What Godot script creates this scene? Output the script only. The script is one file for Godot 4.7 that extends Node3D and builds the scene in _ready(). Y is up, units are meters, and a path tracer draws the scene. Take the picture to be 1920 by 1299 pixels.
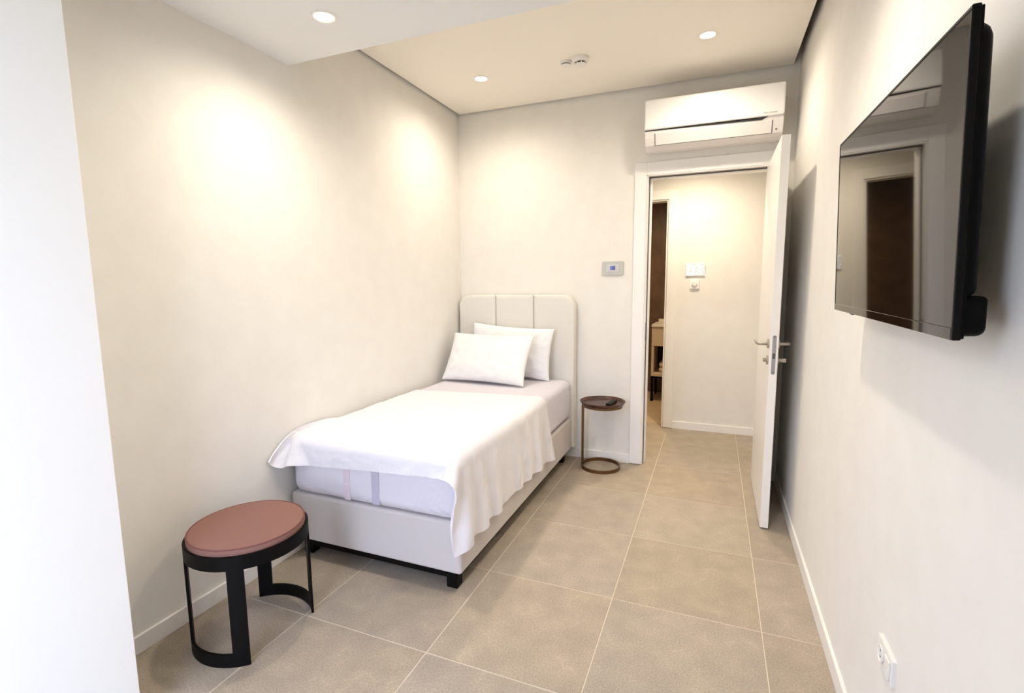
extends Node3D

# Room axes: x = 0 is the left wall, x = RW the right wall, z = 0 the wall with the door, y = 0 the floor.
const RW := 2.4996
const CH := 2.8131     # hung ceiling panel
const DH := 2.5273     # dropped ceiling near the window
const ZD := 1.8172     # far edge of the dropped ceiling
const ZN := 4.12       # inner face of the window wall
const TOP := 2.96      # structural slab

var M := {}
var used_names := {}

# ---------------------------------------------------------------- mesh builder
class MB:
	var v := PackedVector3Array()
	var n := PackedVector3Array()
	func tri(a: Vector3, b: Vector3, c: Vector3, na: Vector3, nb: Vector3, nc: Vector3) -> void:
		if (b - a).cross(c - a).length_squared() < 1e-18:
			return
		if (b - a).cross(c - a).dot(na + nb + nc) > 0.0:
			v.append(a); v.append(c); v.append(b)
			n.append(na); n.append(nc); n.append(nb)
		else:
			v.append(a); v.append(b); v.append(c)
			n.append(na); n.append(nb); n.append(nc)
	func quad(a: Vector3, b: Vector3, c: Vector3, d: Vector3, nn: Vector3) -> void:
		tri(a, b, c, nn, nn, nn)
		tri(a, c, d, nn, nn, nn)
	# a face of a convex solid, flat, facing away from the middle
	func face(pts: Array, mid: Vector3) -> void:
		var nn := Vector3.ZERO
		var ce := Vector3.ZERO
		for p in pts:
			ce += p
		ce /= pts.size()
		nn = (pts[1] - pts[0]).cross(pts[2] - pts[0]).normalized()
		if nn.dot(ce - mid) < 0.0:
			nn = -nn
		for i in range(1, pts.size() - 1):
			tri(pts[0], pts[i], pts[i + 1], nn, nn, nn)
	# box with chamfered edges
	func box(lo: Vector3, hi: Vector3, b := 0.0) -> void:
		var mid := (lo + hi) * 0.5
		var h := (hi - lo) * 0.5
		b = minf(b, minf(h.x, minf(h.y, h.z)) * 0.9)
		var q := func(ax: int, s: Vector3) -> Vector3:
			var r := h - Vector3(b, b, b)
			r[ax] = h[ax]
			return mid + r * s
		var e := [-1.0, 1.0]
		for ax in 3:
			for s in e:
				var pts := []
				for k in [[-1, -1], [1, -1], [1, 1], [-1, 1]]:
					var sg := Vector3.ONE
					sg[ax] = s
					sg[(ax + 1) % 3] = k[0]
					sg[(ax + 2) % 3] = k[1]
					pts.append(q.call(ax, sg))
				face(pts, mid)
		if b <= 0.0:
			return
		for ax in 3:
			var a1 := (ax + 1) % 3
			var a2 := (ax + 2) % 3
			for s in e:
				for t in e:
					var p0 := Vector3.ONE
					p0[a1] = s; p0[a2] = t; p0[ax] = -1.0
					var p1 := p0
					p1[ax] = 1.0
					face([q.call(a1, p0), q.call(a1, p1), q.call(a2, p1), q.call(a2, p0)], mid)
		for x in e:
			for y in e:
				for z in e:
					var s3 := Vector3(x, y, z)
					face([q.call(0, s3), q.call(1, s3), q.call(2, s3)], mid)
	# smooth grid of points, row major (nu rows of nv points)
	func grid(p: PackedVector3Array, nu: int, nv: int, wu := false, wv := false, flip := false) -> void:
		var nn := PackedVector3Array()
		nn.resize(nu * nv)
		for i in nu:
			for j in nv:
				var i0 := (i - 1 + nu) % nu if wu else maxi(i - 1, 0)
				var i1 := (i + 1) % nu if wu else mini(i + 1, nu - 1)
				var j0 := (j - 1 + nv) % nv if wv else maxi(j - 1, 0)
				var j1 := (j + 1) % nv if wv else mini(j + 1, nv - 1)
				var c := (p[i1 * nv + j] - p[i0 * nv + j]).cross(p[i * nv + j1] - p[i * nv + j0])
				c = c.normalized()
				nn[i * nv + j] = -c if flip else c
		for i in (nu if wu else nu - 1):
			for j in (nv if wv else nv - 1):
				var a := i * nv + j
				var b := ((i + 1) % nu) * nv + j
				var c := ((i + 1) % nu) * nv + (j + 1) % nv
				var d := i * nv + (j + 1) % nv
				tri(p[a], p[b], p[c], nn[a], nn[b], nn[c])
				tri(p[a], p[c], p[d], nn[a], nn[c], nn[d])
	# profile of (radius, height) runs turned about the y axis; every run is smooth, runs meet sharply
	func lathe(runs: Array, at: Vector3, seg := 48, a0 := 0.0, a1 := TAU) -> void:
		var full := absf(a1 - a0 - TAU) < 1e-4
		for run in runs:
			var k: int = run.size()
			var nr := []
			for j in k:
				var t: Vector2 = run[mini(j + 1, k - 1)] - run[maxi(j - 1, 0)]
				nr.append(Vector2(t.y, -t.x).normalized())
			for i in seg:
				var t0 := a0 + (a1 - a0) * i / seg
				var t1 := a0 + (a1 - a0) * (i + 1) / seg
				var d0 := Vector3(cos(t0), 0, sin(t0))
				var d1 := Vector3(cos(t1), 0, sin(t1))
				for j in k - 1:
					var p: Vector2 = run[j]
					var q: Vector2 = run[j + 1]
					var m: Vector2 = nr[j]
					var o: Vector2 = nr[j + 1]
					var up := Vector3.UP
					tri(at + d0 * p.x + up * p.y, at + d1 * p.x + up * p.y, at + d1 * q.x + up * q.y, d0 * m.x + up * m.y, d1 * m.x + up * m.y, d1 * o.x + up * o.y)
					tri(at + d0 * p.x + up * p.y, at + d1 * q.x + up * q.y, at + d0 * q.x + up * q.y, d0 * m.x + up * m.y, d1 * o.x + up * o.y, d0 * o.x + up * o.y)
	# rounded rectangle lofted through layers [inset, z]; corner radii: right-top, left-top, left-bottom, right-bottom
	func loft(x0: float, x1: float, y0: float, y1: float, rad: Array, layers: Array, seg := 6, back := true) -> void:
		var rings := []
		var dirs := []
		for L in layers:
			var ins: float = L[0]
			var ring := PackedVector3Array()
			var cor := [Vector2(x1, y1), Vector2(x0, y1), Vector2(x0, y0), Vector2(x1, y0)]
			for k in 4:
				var r := maxf(rad[k] - ins, 0.0)
				var sx := 1.0 if k == 0 or k == 3 else -1.0
				var sy := 1.0 if k < 2 else -1.0
				var cc := Vector2(cor[k].x - sx * (ins + r), cor[k].y - sy * (ins + r))
				for i in seg + 1:
					var t := PI / 2 * (k + float(i) / seg)
					ring.append(Vector3(cc.x + cos(t) * r, cc.y + sin(t) * r, L[1]))
					if rings.is_empty():
						dirs.append(Vector3(cos(t), sin(t), 0))
			rings.append(ring)
		var m: int = dirs.size()
		for k in layers.size() - 1:
			var di: float = layers[k + 1][0] - layers[k][0]
			var dz: float = layers[k + 1][1] - layers[k][1]
			var s0 := slope(layers, k)
			var s1 := slope(layers, k + 1)
			if layers.size() < 5:
				s0 = Vector2(dz, di).normalized()
				s1 = s0
			for i in m:
				var j := (i + 1) % m
				var a: Vector3 = rings[k][i]
				var b: Vector3 = rings[k][j]
				var c: Vector3 = rings[k + 1][j]
				var d: Vector3 = rings[k + 1][i]
				var zz := Vector3(0, 0, 1)
				var na: Vector3 = dirs[i] * s0.x + zz * s0.y
				var nb: Vector3 = dirs[j] * s0.x + zz * s0.y
				var nc: Vector3 = dirs[j] * s1.x + zz * s1.y
				var nd: Vector3 = dirs[i] * s1.x + zz * s1.y
				tri(a, b, c, na, nb, nc)
				tri(a, c, d, na, nc, nd)
		for cap in ([0, layers.size() - 1] if back else [layers.size() - 1]):
			var ring: PackedVector3Array = rings[cap]
			var mid := Vector3((x0 + x1) / 2, (y0 + y1) / 2, layers[cap][1])
			var nn := Vector3(0, 0, -1.0 if cap == 0 else 1.0)
			for i in m:
				tri(mid, ring[i], ring[(i + 1) % m], nn, nn, nn)
	func slope(layers: Array, k: int) -> Vector2:
		var a: Array = layers[maxi(k - 1, 0)]
		var b: Array = layers[mini(k + 1, layers.size() - 1)]
		return Vector2(b[1] - a[1], b[0] - a[0]).normalized()
	# a convex or concave outline (2-D, in order) pushed along z from z0 to z1
	func prism(poly: PackedVector2Array, z0: float, z1: float, xf := Transform3D()) -> void:
		var idx := Geometry2D.triangulate_polygon(poly)
		var area := 0.0
		for i in poly.size():
			area += poly[i].cross(poly[(i + 1) % poly.size()])
		for s in 2:
			var z := z0 if s == 0 else z1
			var nn := xf.basis * Vector3(0, 0, -1 if s == 0 else 1)
			for t in range(0, idx.size(), 3):
				tri(xf * Vector3(poly[idx[t]].x, poly[idx[t]].y, z), xf * Vector3(poly[idx[t + 1]].x, poly[idx[t + 1]].y, z), xf * Vector3(poly[idx[t + 2]].x, poly[idx[t + 2]].y, z), nn, nn, nn)
		for i in poly.size():
			var p := poly[i]
			var q := poly[(i + 1) % poly.size()]
			var e := (q - p).normalized()
			var o := Vector2(e.y, -e.x) * (1.0 if area > 0.0 else -1.0)
			quad(xf * Vector3(p.x, p.y, z0), xf * Vector3(q.x, q.y, z0), xf * Vector3(q.x, q.y, z1), xf * Vector3(p.x, p.y, z1), xf.basis * Vector3(o.x, o.y, 0))
	# round bar through points
	func tube(path: Array, r: float, seg := 12, caps := true) -> void:
		var k := path.size()
		var pts := PackedVector3Array()
		var up := Vector3(0.13, 0.97, 0.21).normalized()
		for i in k:
			var t: Vector3 = (path[mini(i + 1, k - 1)] - path[maxi(i - 1, 0)]).normalized()
			var s := t.cross(up)
			if s.length() < 0.1:
				s = t.cross(Vector3.RIGHT)
			s = s.normalized()
			var u := s.cross(t).normalized()
			for j in seg:
				var a := TAU * j / seg
				pts.append(path[i] + s * cos(a) * r + u * sin(a) * r)
		# outward check
		var c := (pts[seg] - pts[0]).cross(pts[1] - pts[0])
		grid(pts, k, seg, false, true, c.dot(pts[0] - path[0]) < 0.0)
		if caps:
			for e in [0, k - 1]:
				var nn: Vector3 = (path[0] - path[1]).normalized() if e == 0 else (path[k - 1] - path[k - 2]).normalized()
				for j in seg:
					tri(path[e], pts[e * seg + j], pts[e * seg + (j + 1) % seg], nn, nn, nn)
	# box with rounded edges, faces cut into cells so that a callable can push points about
	func soft(lo: Vector3, hi: Vector3, r: float, cell: float, push: Callable, rs := 4) -> void:
		var mid := (lo + hi) * 0.5
		var h := (hi - lo) * 0.5
		var ticks := []
		for ax in 3:
			var t := PackedFloat32Array()
			for i in rs:
				t.append(-(h[ax] - r) - r * tan(PI / 4 * (1.0 - float(i) / rs)))
			var k := maxi(1, int(round((2.0 * (h[ax] - r)) / cell)))
			for i in k + 1:
				t.append(-(h[ax] - r) + 2.0 * (h[ax] - r) * i / k)
			for i in range(1, rs + 1):
				t.append((h[ax] - r) + r * tan(PI / 4 * float(i) / rs))
			ticks.append(t)
		for ax in 3:
			var a1 := (ax + 1) % 3
			var a2 := (ax + 2) % 3
			for s in [-1.0, 1.0]:
				var t1: PackedFloat32Array = ticks[a1]
				var t2: PackedFloat32Array = ticks[a2]
				var pts := PackedVector3Array()
				for i in t1.size():
					for j in t2.size():
						var p := Vector3.ZERO
						p[ax] = s * h[ax]
						p[a1] = t1[i]
						p[a2] = t2[j]
						var inn := p.clamp(-(h - Vector3(r, r, r)), h - Vector3(r, r, r))
						var nn := (p - inn).normalized()
						pts.append(push.call(mid + inn + nn * r, nn))
				# normals from the grid, fixed at the rim by the shared push
				grid(pts, t1.size(), t2.size(), false, false, s < 0.0)
	func mesh() -> ArrayMesh:
		var a := []
		a.resize(Mesh.ARRAY_MAX)
		a[Mesh.ARRAY_VERTEX] = v
		a[Mesh.ARRAY_NORMAL] = n
		var m := ArrayMesh.new()
		m.add_surface_from_arrays(Mesh.PRIMITIVE_TRIANGLES, a)
		return m

# ---------------------------------------------------------------- scene helpers
func numbered(called: String) -> String:
	var k: int = used_names.get(called, 0)
	used_names[called] = k + 1
	return called if k == 0 else "%s_%03d" % [called, k]

func obj(called: String, m, mat: Material, parent: Node = self, at := Transform3D()) -> MeshInstance3D:
	var o := MeshInstance3D.new()
	o.mesh = m.mesh() if m is MB else m
	o.material_override = mat
	o.name = numbered(called) if parent == self else called
	o.transform = at
	o.cast_shadow = GeometryInstance3D.SHADOW_CASTING_SETTING_ON
	parent.add_child(o, true)
	return o

func thing(called: String, label: String, category: String, at := Vector3.ZERO, group := "") -> Node3D:
	var o := Node3D.new()
	o.name = numbered(called)
	add_child(o, true)
	o.position = at
	tag(o, label, category, group)
	return o

func tag(o: Node, label: String, category: String, group := "") -> void:
	o.set_meta("label", label)
	o.set_meta("category", category)
	if group:
		o.set_meta("group", group)

func setting(called: String, label: String) -> Node3D:
	var o := Node3D.new()
	o.name = numbered(called)
	add_child(o, true)
	o.set_meta("kind", "structure")
	o.set_meta("label", label)
	return o

func struct(called: String, m: MB, mat: Material, label: String) -> MeshInstance3D:
	var o := obj(called, m, mat)
	o.set_meta("kind", "structure")
	o.set_meta("label", label)
	return o

func bx(x0: float, y0: float, z0: float, x1: float, y1: float, z1: float, b := 0.0) -> MB:
	var m := MB.new()
	m.box(Vector3(x0, y0, z0), Vector3(x1, y1, z1), b)
	return m

# slab lying in the xy plane with its back at z = 0
func plate(w: float, h: float, d: float, r: float, b := 0.002) -> MB:
	var m := MB.new()
	m.loft(-w / 2, w / 2, -h / 2, h / 2, [r, r, r, r], [[0.0, 0.0], [0.0, d - b], [b * 0.3, d - b * 0.3], [b, d]])
	return m

func mat(c: Color, rough := 0.7, metal := 0.0, spec := 0.5) -> StandardMaterial3D:
	var m := StandardMaterial3D.new()
	m.albedo_color = c
	m.roughness = rough
	m.metallic = metal
	m.metallic_specular = spec
	return m

func rgb(r: float, g: float, b: float) -> Color:
	return Color(r / 255.0, g / 255.0, b / 255.0)

func noise_tex(sz: int, freq: float, sd: int, lo: Color, hi: Color, oct := 4, kind := FastNoiseLite.TYPE_SIMPLEX_SMOOTH) -> NoiseTexture2D:
	var f := FastNoiseLite.new()
	f.seed = sd
	f.noise_type = kind
	f.frequency = freq
	f.fractal_octaves = oct
	var t := NoiseTexture2D.new()
	t.width = sz
	t.height = sz
	t.seamless = true
	t.noise = f
	var g := Gradient.new()
	g.set_color(0, lo)
	g.set_color(1, hi)
	t.color_ramp = g
	return t

func noise_normal(sz: int, freq: float, sd: int, strength: float, oct := 3) -> NoiseTexture2D:
	var f := FastNoiseLite.new()
	f.seed = sd
	f.frequency = freq
	f.fractal_octaves = oct
	var t := NoiseTexture2D.new()
	t.width = sz
	t.height = sz
	t.seamless = true
	t.as_normal_map = true
	t.bump_strength = strength
	t.noise = f
	return t

func triplanar(m: StandardMaterial3D, sc: float, world := true) -> StandardMaterial3D:
	m.uv1_triplanar = true
	m.uv1_world_triplanar = world
	m.uv1_scale = Vector3(sc, sc, sc)
	m.uv1_triplanar_sharpness = 8.0
	return m

# stone print for the floor: clouds, pale streaks and fine specks
func stone_texture(sd: int) -> ImageTexture:
	var sz := 512
	var mk := func(fr: float, oc: int, s: int) -> Image:
		var f := FastNoiseLite.new()
		f.seed = s
		f.frequency = fr
		f.fractal_octaves = oc
		f.noise_type = FastNoiseLite.TYPE_SIMPLEX_SMOOTH
		return f.get_seamless_image(sz, sz)
	var cloud: Image = mk.call(0.012, 5, sd)
	var streak: Image = mk.call(0.011, 3, sd + 1)
	var speck: Image = mk.call(0.27, 2, sd + 2)
	var im := Image.create(sz, sz, false, Image.FORMAT_RGB8)
	var base := Color(0.68, 0.63, 0.564)
	for y in sz:
		for x in sz:
			var c := (cloud.get_pixel(x, y).r - 0.5) * 0.085
			var s := absf(streak.get_pixel(x, y).r - 0.5)
			var pale := clampf(1.0 - s * 26.0, 0.0, 1.0) * clampf(c * 34.0 + 0.3, 0.0, 1.0) * 0.05
			var k := (speck.get_pixel(x, y).r - 0.5) * 0.20
			var q := 1.0 + c + pale + k
			im.set_pixel(x, y, Color(base.r * q, base.g * q, base.b * (q - c * 0.15)))
	return ImageTexture.create_from_image(im)

func wood_texture() -> ImageTexture:
	var f := FastNoiseLite.new()
	f.seed = 5
	f.frequency = 0.02
	f.fractal_octaves = 4
	var im := Image.create(256, 256, false, Image.FORMAT_RGB8)
	for y in 256:
		for x in 256:
			var w := f.get_noise_2d(x * 0.35, y * 4.0)
			var g := f.get_noise_2d(x * 2.0 + 300.0, y * 22.0)
			var q := 1.0 + w * 0.55 + g * 0.25
			im.set_pixel(x, y, Color(0.28 * q, 0.17 * q, 0.125 * q))
	return ImageTexture.create_from_image(im)

func make_materials() -> void:
	M.wall = triplanar(mat(Color.WHITE, 0.85, 0.0, 0.3), 0.9)
	M.wall.albedo_texture = noise_tex(256, 0.02, 3, rgb(235, 231, 224), rgb(239, 236, 229))
	M.wall.normal_enabled = true
	M.wall.normal_scale = 0.03
	M.wall.normal_texture = noise_normal(256, 0.09, 8, 2.0)
	M.white_wall = mat(rgb(249, 250, 248), 0.6, 0.0, 0.4)
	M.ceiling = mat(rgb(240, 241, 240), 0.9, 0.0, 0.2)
	M.ceiling_warm_lit = mat(rgb(250, 243, 231), 0.9, 0.0, 0.2)  # warm light here, cooler daylight on the dropped part, put into the two colours
	M.slab = mat(rgb(150, 142, 132), 0.95, 0.0, 0.2)
	M.trim = mat(rgb(243, 240, 235), 0.38, 0.0, 0.5)
	M.casing = mat(rgb(243, 240, 236), 0.35, 0.0, 0.5)
	M.door = mat(rgb(243, 239, 234), 0.3, 0.0, 0.5)
	M.gasket = mat(rgb(96, 90, 84), 0.8)
	M.grout = mat(rgb(212, 200, 181), 0.9, 0.0, 0.2)
	M.tiles = []
	var stones := [stone_texture(11), stone_texture(47)]
	var tints := [Color(1, 1, 1), Color(0.985, 0.985, 0.99), Color(1.0, 0.99, 0.975), Color(0.97, 0.965, 0.96), Color(1.0, 1.0, 0.995), Color(0.98, 0.97, 0.955)]
	for k in 6:
		var t := triplanar(mat(tints[k], 0.55, 0.0, 0.4), 0.85)
		t.albedo_texture = stones[k % 2]
		t.uv1_offset = Vector3(0.37 * k, 0.11 * k, 0.23 * k)
		M.tiles.append(t)
	var weave := noise_normal(256, 0.25, 21, 3.0)
	var cloth := func(c: Color, sc: float, depth: float) -> StandardMaterial3D:
		var m := triplanar(mat(c, 0.92, 0.0, 0.25), sc, false)
		m.normal_enabled = true
		m.normal_texture = weave
		m.normal_scale = depth
		m.rim_enabled = true
		m.rim = 0.15
		return m
	M.bed_fabric = cloth.call(rgb(208, 201, 197), 4.0, 0.25)
	M.headboard = cloth.call(rgb(229, 225, 217), 4.0, 0.3)
	M.sheet = cloth.call(rgb(220, 216, 224), 2.0, 0.12)
	M.blanket = cloth.call(rgb(237, 235, 240), 2.5, 0.15)
	M.blanket.uv1_scale = Vector3(2.5, 11.0, 9.0)
	M.blanket.normal_scale = 0.4
	M.pillow = cloth.call(rgb(239, 238, 238), 2.5, 0.15)
	M.stool_seat = cloth.call(rgb(144, 106, 95), 5.0, 0.35)
	M.stool_piping = cloth.call(rgb(124, 82, 76), 5.0, 0.2)
	M.towel = cloth.call(rgb(226, 205, 178), 5.0, 0.5)
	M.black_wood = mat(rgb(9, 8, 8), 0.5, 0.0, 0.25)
	M.black_frame = mat(rgb(9, 8, 8), 0.5, 0.0, 0.25)
	M.grey_stripe = mat(rgb(186, 182, 198), 0.9)
	M.pink_stripe = mat(rgb(217, 203, 211), 0.9)
	M.bronze = mat(rgb(120, 92, 66), 0.34, 0.85)
	M.walnut = triplanar(mat(Color.WHITE, 0.35, 0.0, 0.5), 2.2, false)
	M.walnut.albedo_texture = wood_texture()
	M.steel = mat(rgb(176, 168, 158), 0.3, 0.9)
	M.lock_plate = mat(rgb(160, 158, 160), 0.45, 0.6)
	M.lock_dark = mat(rgb(84, 82, 82), 0.5, 0.3)
	M.ac_white = mat(rgb(248, 246, 243), 0.3, 0.0, 0.5)
	M.ac_grey = mat(rgb(236, 230, 226), 0.4, 0.0, 0.5)
	M.dark = mat(rgb(30, 27, 27), 0.6)
	M.print_grey = mat(rgb(110, 108, 106), 0.6)
	M.plastic_white = mat(rgb(238, 235, 229), 0.4)
	M.smoke_slot = mat(rgb(25, 23, 20), 0.7)
	M.silver = mat(rgb(188, 187, 178), 0.45, 0.25)
	M.silver_light = mat(rgb(205, 203, 202), 0.4, 0.1)
	M.lcd = mat(rgb(78, 78, 150), 0.2)
	M.lcd.emission_enabled = true
	M.lcd.emission = rgb(96, 96, 196)
	M.lcd.emission_energy_multiplier = 0.35
	M.lcd_dark = mat(rgb(52, 50, 120), 0.2)
	M.lcd_dark.emission_enabled = true
	M.lcd_dark.emission = rgb(50, 48, 140)
	M.lcd_dark.emission_energy_multiplier = 0.2
	M.panel_glass = triplanar(mat(rgb(240, 243, 243), 0.08, 0.35, 0.8), 6.0)
	M.panel_glass.normal_enabled = true
	M.panel_glass.normal_scale = 0.7
	M.panel_glass.normal_texture = noise_normal(256, 0.02, 62, 6.0, 3)
	M.tv_body = mat(rgb(4, 4, 5), 0.5, 0.0, 0.2)
	M.tv_bezel = mat(rgb(5, 5, 5), 0.35, 0.0, 0.25)
	M.tv_screen = mat(rgb(8, 8, 8), 0.03, 0.0, 0.5)
	M.remote = mat(rgb(8, 8, 8), 0.5, 0.0, 0.3)
	M.remote_button = mat(rgb(40, 37, 36), 0.6)
	M.lamp_glow = mat(rgb(255, 246, 226), 0.5)
	M.lamp_glow.emission_enabled = true
	M.lamp_glow.emission = rgb(255, 244, 218)
	M.lamp_glow.emission_energy_multiplier = 4.0
	M.lamp_rim = mat(rgb(246, 242, 236), 0.35)
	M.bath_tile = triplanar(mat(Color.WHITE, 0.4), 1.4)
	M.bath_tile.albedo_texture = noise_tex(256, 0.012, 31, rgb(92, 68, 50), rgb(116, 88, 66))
	M.bath_floor = triplanar(mat(Color.WHITE, 0.5), 1.2)
	M.bath_floor.albedo_texture = noise_tex(256, 0.015, 33, rgb(196, 172, 140), rgb(210, 186, 152))
	M.vanity = mat(rgb(226, 206, 182), 0.5)
	M.vanity_top = mat(rgb(240, 232, 220), 0.25)
	M.glass = mat(Color(0.9, 0.95, 0.95, 0.08), 0.0, 0.0, 0.5)
	M.glass.transparency = BaseMaterial3D.TRANSPARENCY_ALPHA
	M.window_frame = mat(rgb(235, 235, 235), 0.4)

# ---------------------------------------------------------------- build
func _ready() -> void:
	# camera
	var cam := Camera3D.new()
	cam.name = "camera"
	cam.fov = rad_to_deg(2.0 * atan(649.5 / 933.877))
	cam.near = 0.05
	cam.far = 100.0
	cam.transform = Transform3D(Basis(Vector3.UP, 0.38518) * Basis(Vector3.RIGHT, -0.12617) * Basis(Vector3.BACK, -0.00911), Vector3(2.0413, 1.4253, 3.8781))
	add_child(cam)
	cam.current = true
	# sky and exposure
	var we := WorldEnvironment.new()
	we.name = "world"
	var env := Environment.new()
	var sky := Sky.new()
	var sm := ProceduralSkyMaterial.new()
	sm.sky_top_color = Color(0.68, 0.745, 0.89)
	sm.sky_horizon_color = Color(0.86, 0.885, 0.945)
	sm.ground_horizon_color = Color(0.60, 0.61, 0.64)
	sm.ground_bottom_color = Color(0.44, 0.45, 0.46)
	sm.energy_multiplier = SKY_ENERGY
	sky.sky_material = sm
	env.background_mode = Environment.BG_SKY
	env.sky = sky
	env.ambient_light_source = Environment.AMBIENT_SOURCE_SKY
	env.reflected_light_source = Environment.REFLECTION_SOURCE_SKY
	env.tonemap_mode = Environment.TONE_MAPPER_LINEAR
	env.tonemap_exposure = EXPOSURE
	env.sdfgi_enabled = true
	env.ssao_enabled = true
	env.ssil_enabled = true
	we.environment = env
	add_child(we)

	make_materials()
	build_shell()
	build_floor()
	build_door()
	build_corridor()
	build_lamps()
	build_bed()
	build_bedding()
	build_stool()
	build_side_table()
	build_television()
	build_air_conditioner()
	build_small_fittings()

const SKY_ENERGY := 16.5
const EXPOSURE := 1.0
const LAMP_ENERGY := 1.28
const LAMP_COLOR := Color(1.0, 0.955, 0.88)

func build_shell() -> void:
	# wall with the door
	var m := MB.new()
	m.box(Vector3(-0.14, 0, -0.12), Vector3(1.532, TOP, 0))
	m.box(Vector3(1.532, 2.225, -0.12), Vector3(2.402, TOP, 0))
	m.box(Vector3(2.402, 0, -0.12), Vector3(RW + 0.14, TOP, 0))
	struct("wall_back", m, M.wall, "cream wall behind the bed with the open doorway")
	struct("wall_left", bx(-0.14, 0, 0, 0, TOP, 2.976), M.wall, "long cream wall beside the bed")
	struct("wall_near", bx(-0.14, 0, 2.976, 0.36, TOP, ZN, 0.003), M.white_wall, "white wall projecting into the room at the left edge of the photo")
	struct("wall_right", bx(RW, 0, 0, RW + 0.14, TOP, ZN), M.wall, "cream wall carrying the television")
	m = MB.new()
	var wx0 := 0.50
	var wx1 := 1.44
	var wy0 := 0.06
	var wy1 := 2.42
	m.box(Vector3(-0.14, 0, ZN), Vector3(wx0, TOP, ZN + 0.2))
	m.box(Vector3(wx1, 0, ZN), Vector3(RW + 0.14, TOP, ZN + 0.2))
	m.box(Vector3(wx0, wy1, ZN), Vector3(wx1, TOP, ZN + 0.2))
	m.box(Vector3(wx0, 0, ZN), Vector3(wx1, wy0, ZN + 0.2))
	struct("wall_front", m, M.wall, "wall with the window opposite the bed")
	var w := setting("window_1", "tall window in the wall opposite the bed")
	for px in [wx0, (wx0 + wx1) / 2 - 0.03, wx1 - 0.06]:
		obj("frame_post", bx(px, wy0, ZN + 0.08, px + 0.06, wy1, ZN + 0.14, 0.004), M.window_frame, w)
	for py in [wy0, wy1 - 0.06]:
		obj("frame_rail", bx(wx0, py, ZN + 0.085, wx1, py + 0.06, ZN + 0.135, 0.004), M.window_frame, w)
	for px in [wx0 + 0.06, (wx0 + wx1) / 2 + 0.03]:
		obj("pane", bx(px, wy0 + 0.06, ZN + 0.107, px + (wx1 - wx0) / 2 - 0.09, wy1 - 0.06, ZN + 0.113), M.glass, w)
	# ceiling: slab, hung panel with a shadow gap on three sides, dropped part nearer the window
	var c := setting("ceiling", "pale ceiling in two heights with recessed spotlights")
	obj("slab", bx(-0.14, TOP, -0.12, RW + 0.14, TOP + 0.15, ZN + 0.2), M.slab, c)
	obj("hung_panel", bx(0.0263, CH, 0.023, RW - 0.0403, CH + 0.0125, ZD + 0.02), M.ceiling_warm_lit, c)
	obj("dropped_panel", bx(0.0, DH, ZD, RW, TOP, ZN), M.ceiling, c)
	# skirting boards
	var sk := 0.0741
	struct("baseboard_left", bx(0, 0, 0.012, 0.012, sk, 2.976, 0.002), M.trim, "white skirting board along the wall beside the bed")
	struct("baseboard_back", bx(0, 0, 0, 1.464, sk, 0.012, 0.002), M.trim, "white skirting board behind the bronze side table")
	struct("baseboard_right", bx(RW - 0.012, 0, 0.012, RW, sk, ZN, 0.002), M.trim, "white skirting board under the television")
	struct("baseboard_near", bx(0.36, 0, 2.964, 0.372, sk, ZN, 0.002), M.trim, "white skirting board of the projecting wall at the left")

func build_floor() -> void:
	var f := setting("floor", "beige stone-look floor tiles with pale joints")
	var px := 0.6111
	var pz := 0.6
	var x0 := 1.6631 - px * 4
	var z0 := 0.5601 - pz * 5
	var g := 0.0021   # half a joint
	obj("grout_bed", bx(-1.0, -0.06, -1.24, 3.1, -0.0012, ZN + 0.2), M.grout, f)
	var cache := {}
	var rng := RandomNumberGenerator.new()
	rng.seed = 4
	for j in 16:
		for i in 9:
			var a := maxf(x0 + px * i + g, -1.0)
			var b := minf(x0 + px * (i + 1) - g, 3.1)
			var c := maxf(z0 + pz * j + g, -1.24)
			var d := minf(z0 + pz * (j + 1) - g, ZN)
			if b - a < 0.02 or d - c < 0.02:
				continue
			# only the room and the passage are tiled
			if c > 0.0 and (a > RW or b < 0.0):
				continue
			var key := "%.4f %.4f" % [b - a, d - c]
			if not cache.has(key):
				cache[key] = bx(-(b - a) / 2, -0.01, -(d - c) / 2, (b - a) / 2, 0, (d - c) / 2, 0.0012).mesh()
			obj("tile", cache[key], M.tiles[rng.randi() % 6], f, Transform3D(Basis(), Vector3((a + b) / 2, 0, (c + d) / 2)))

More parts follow.
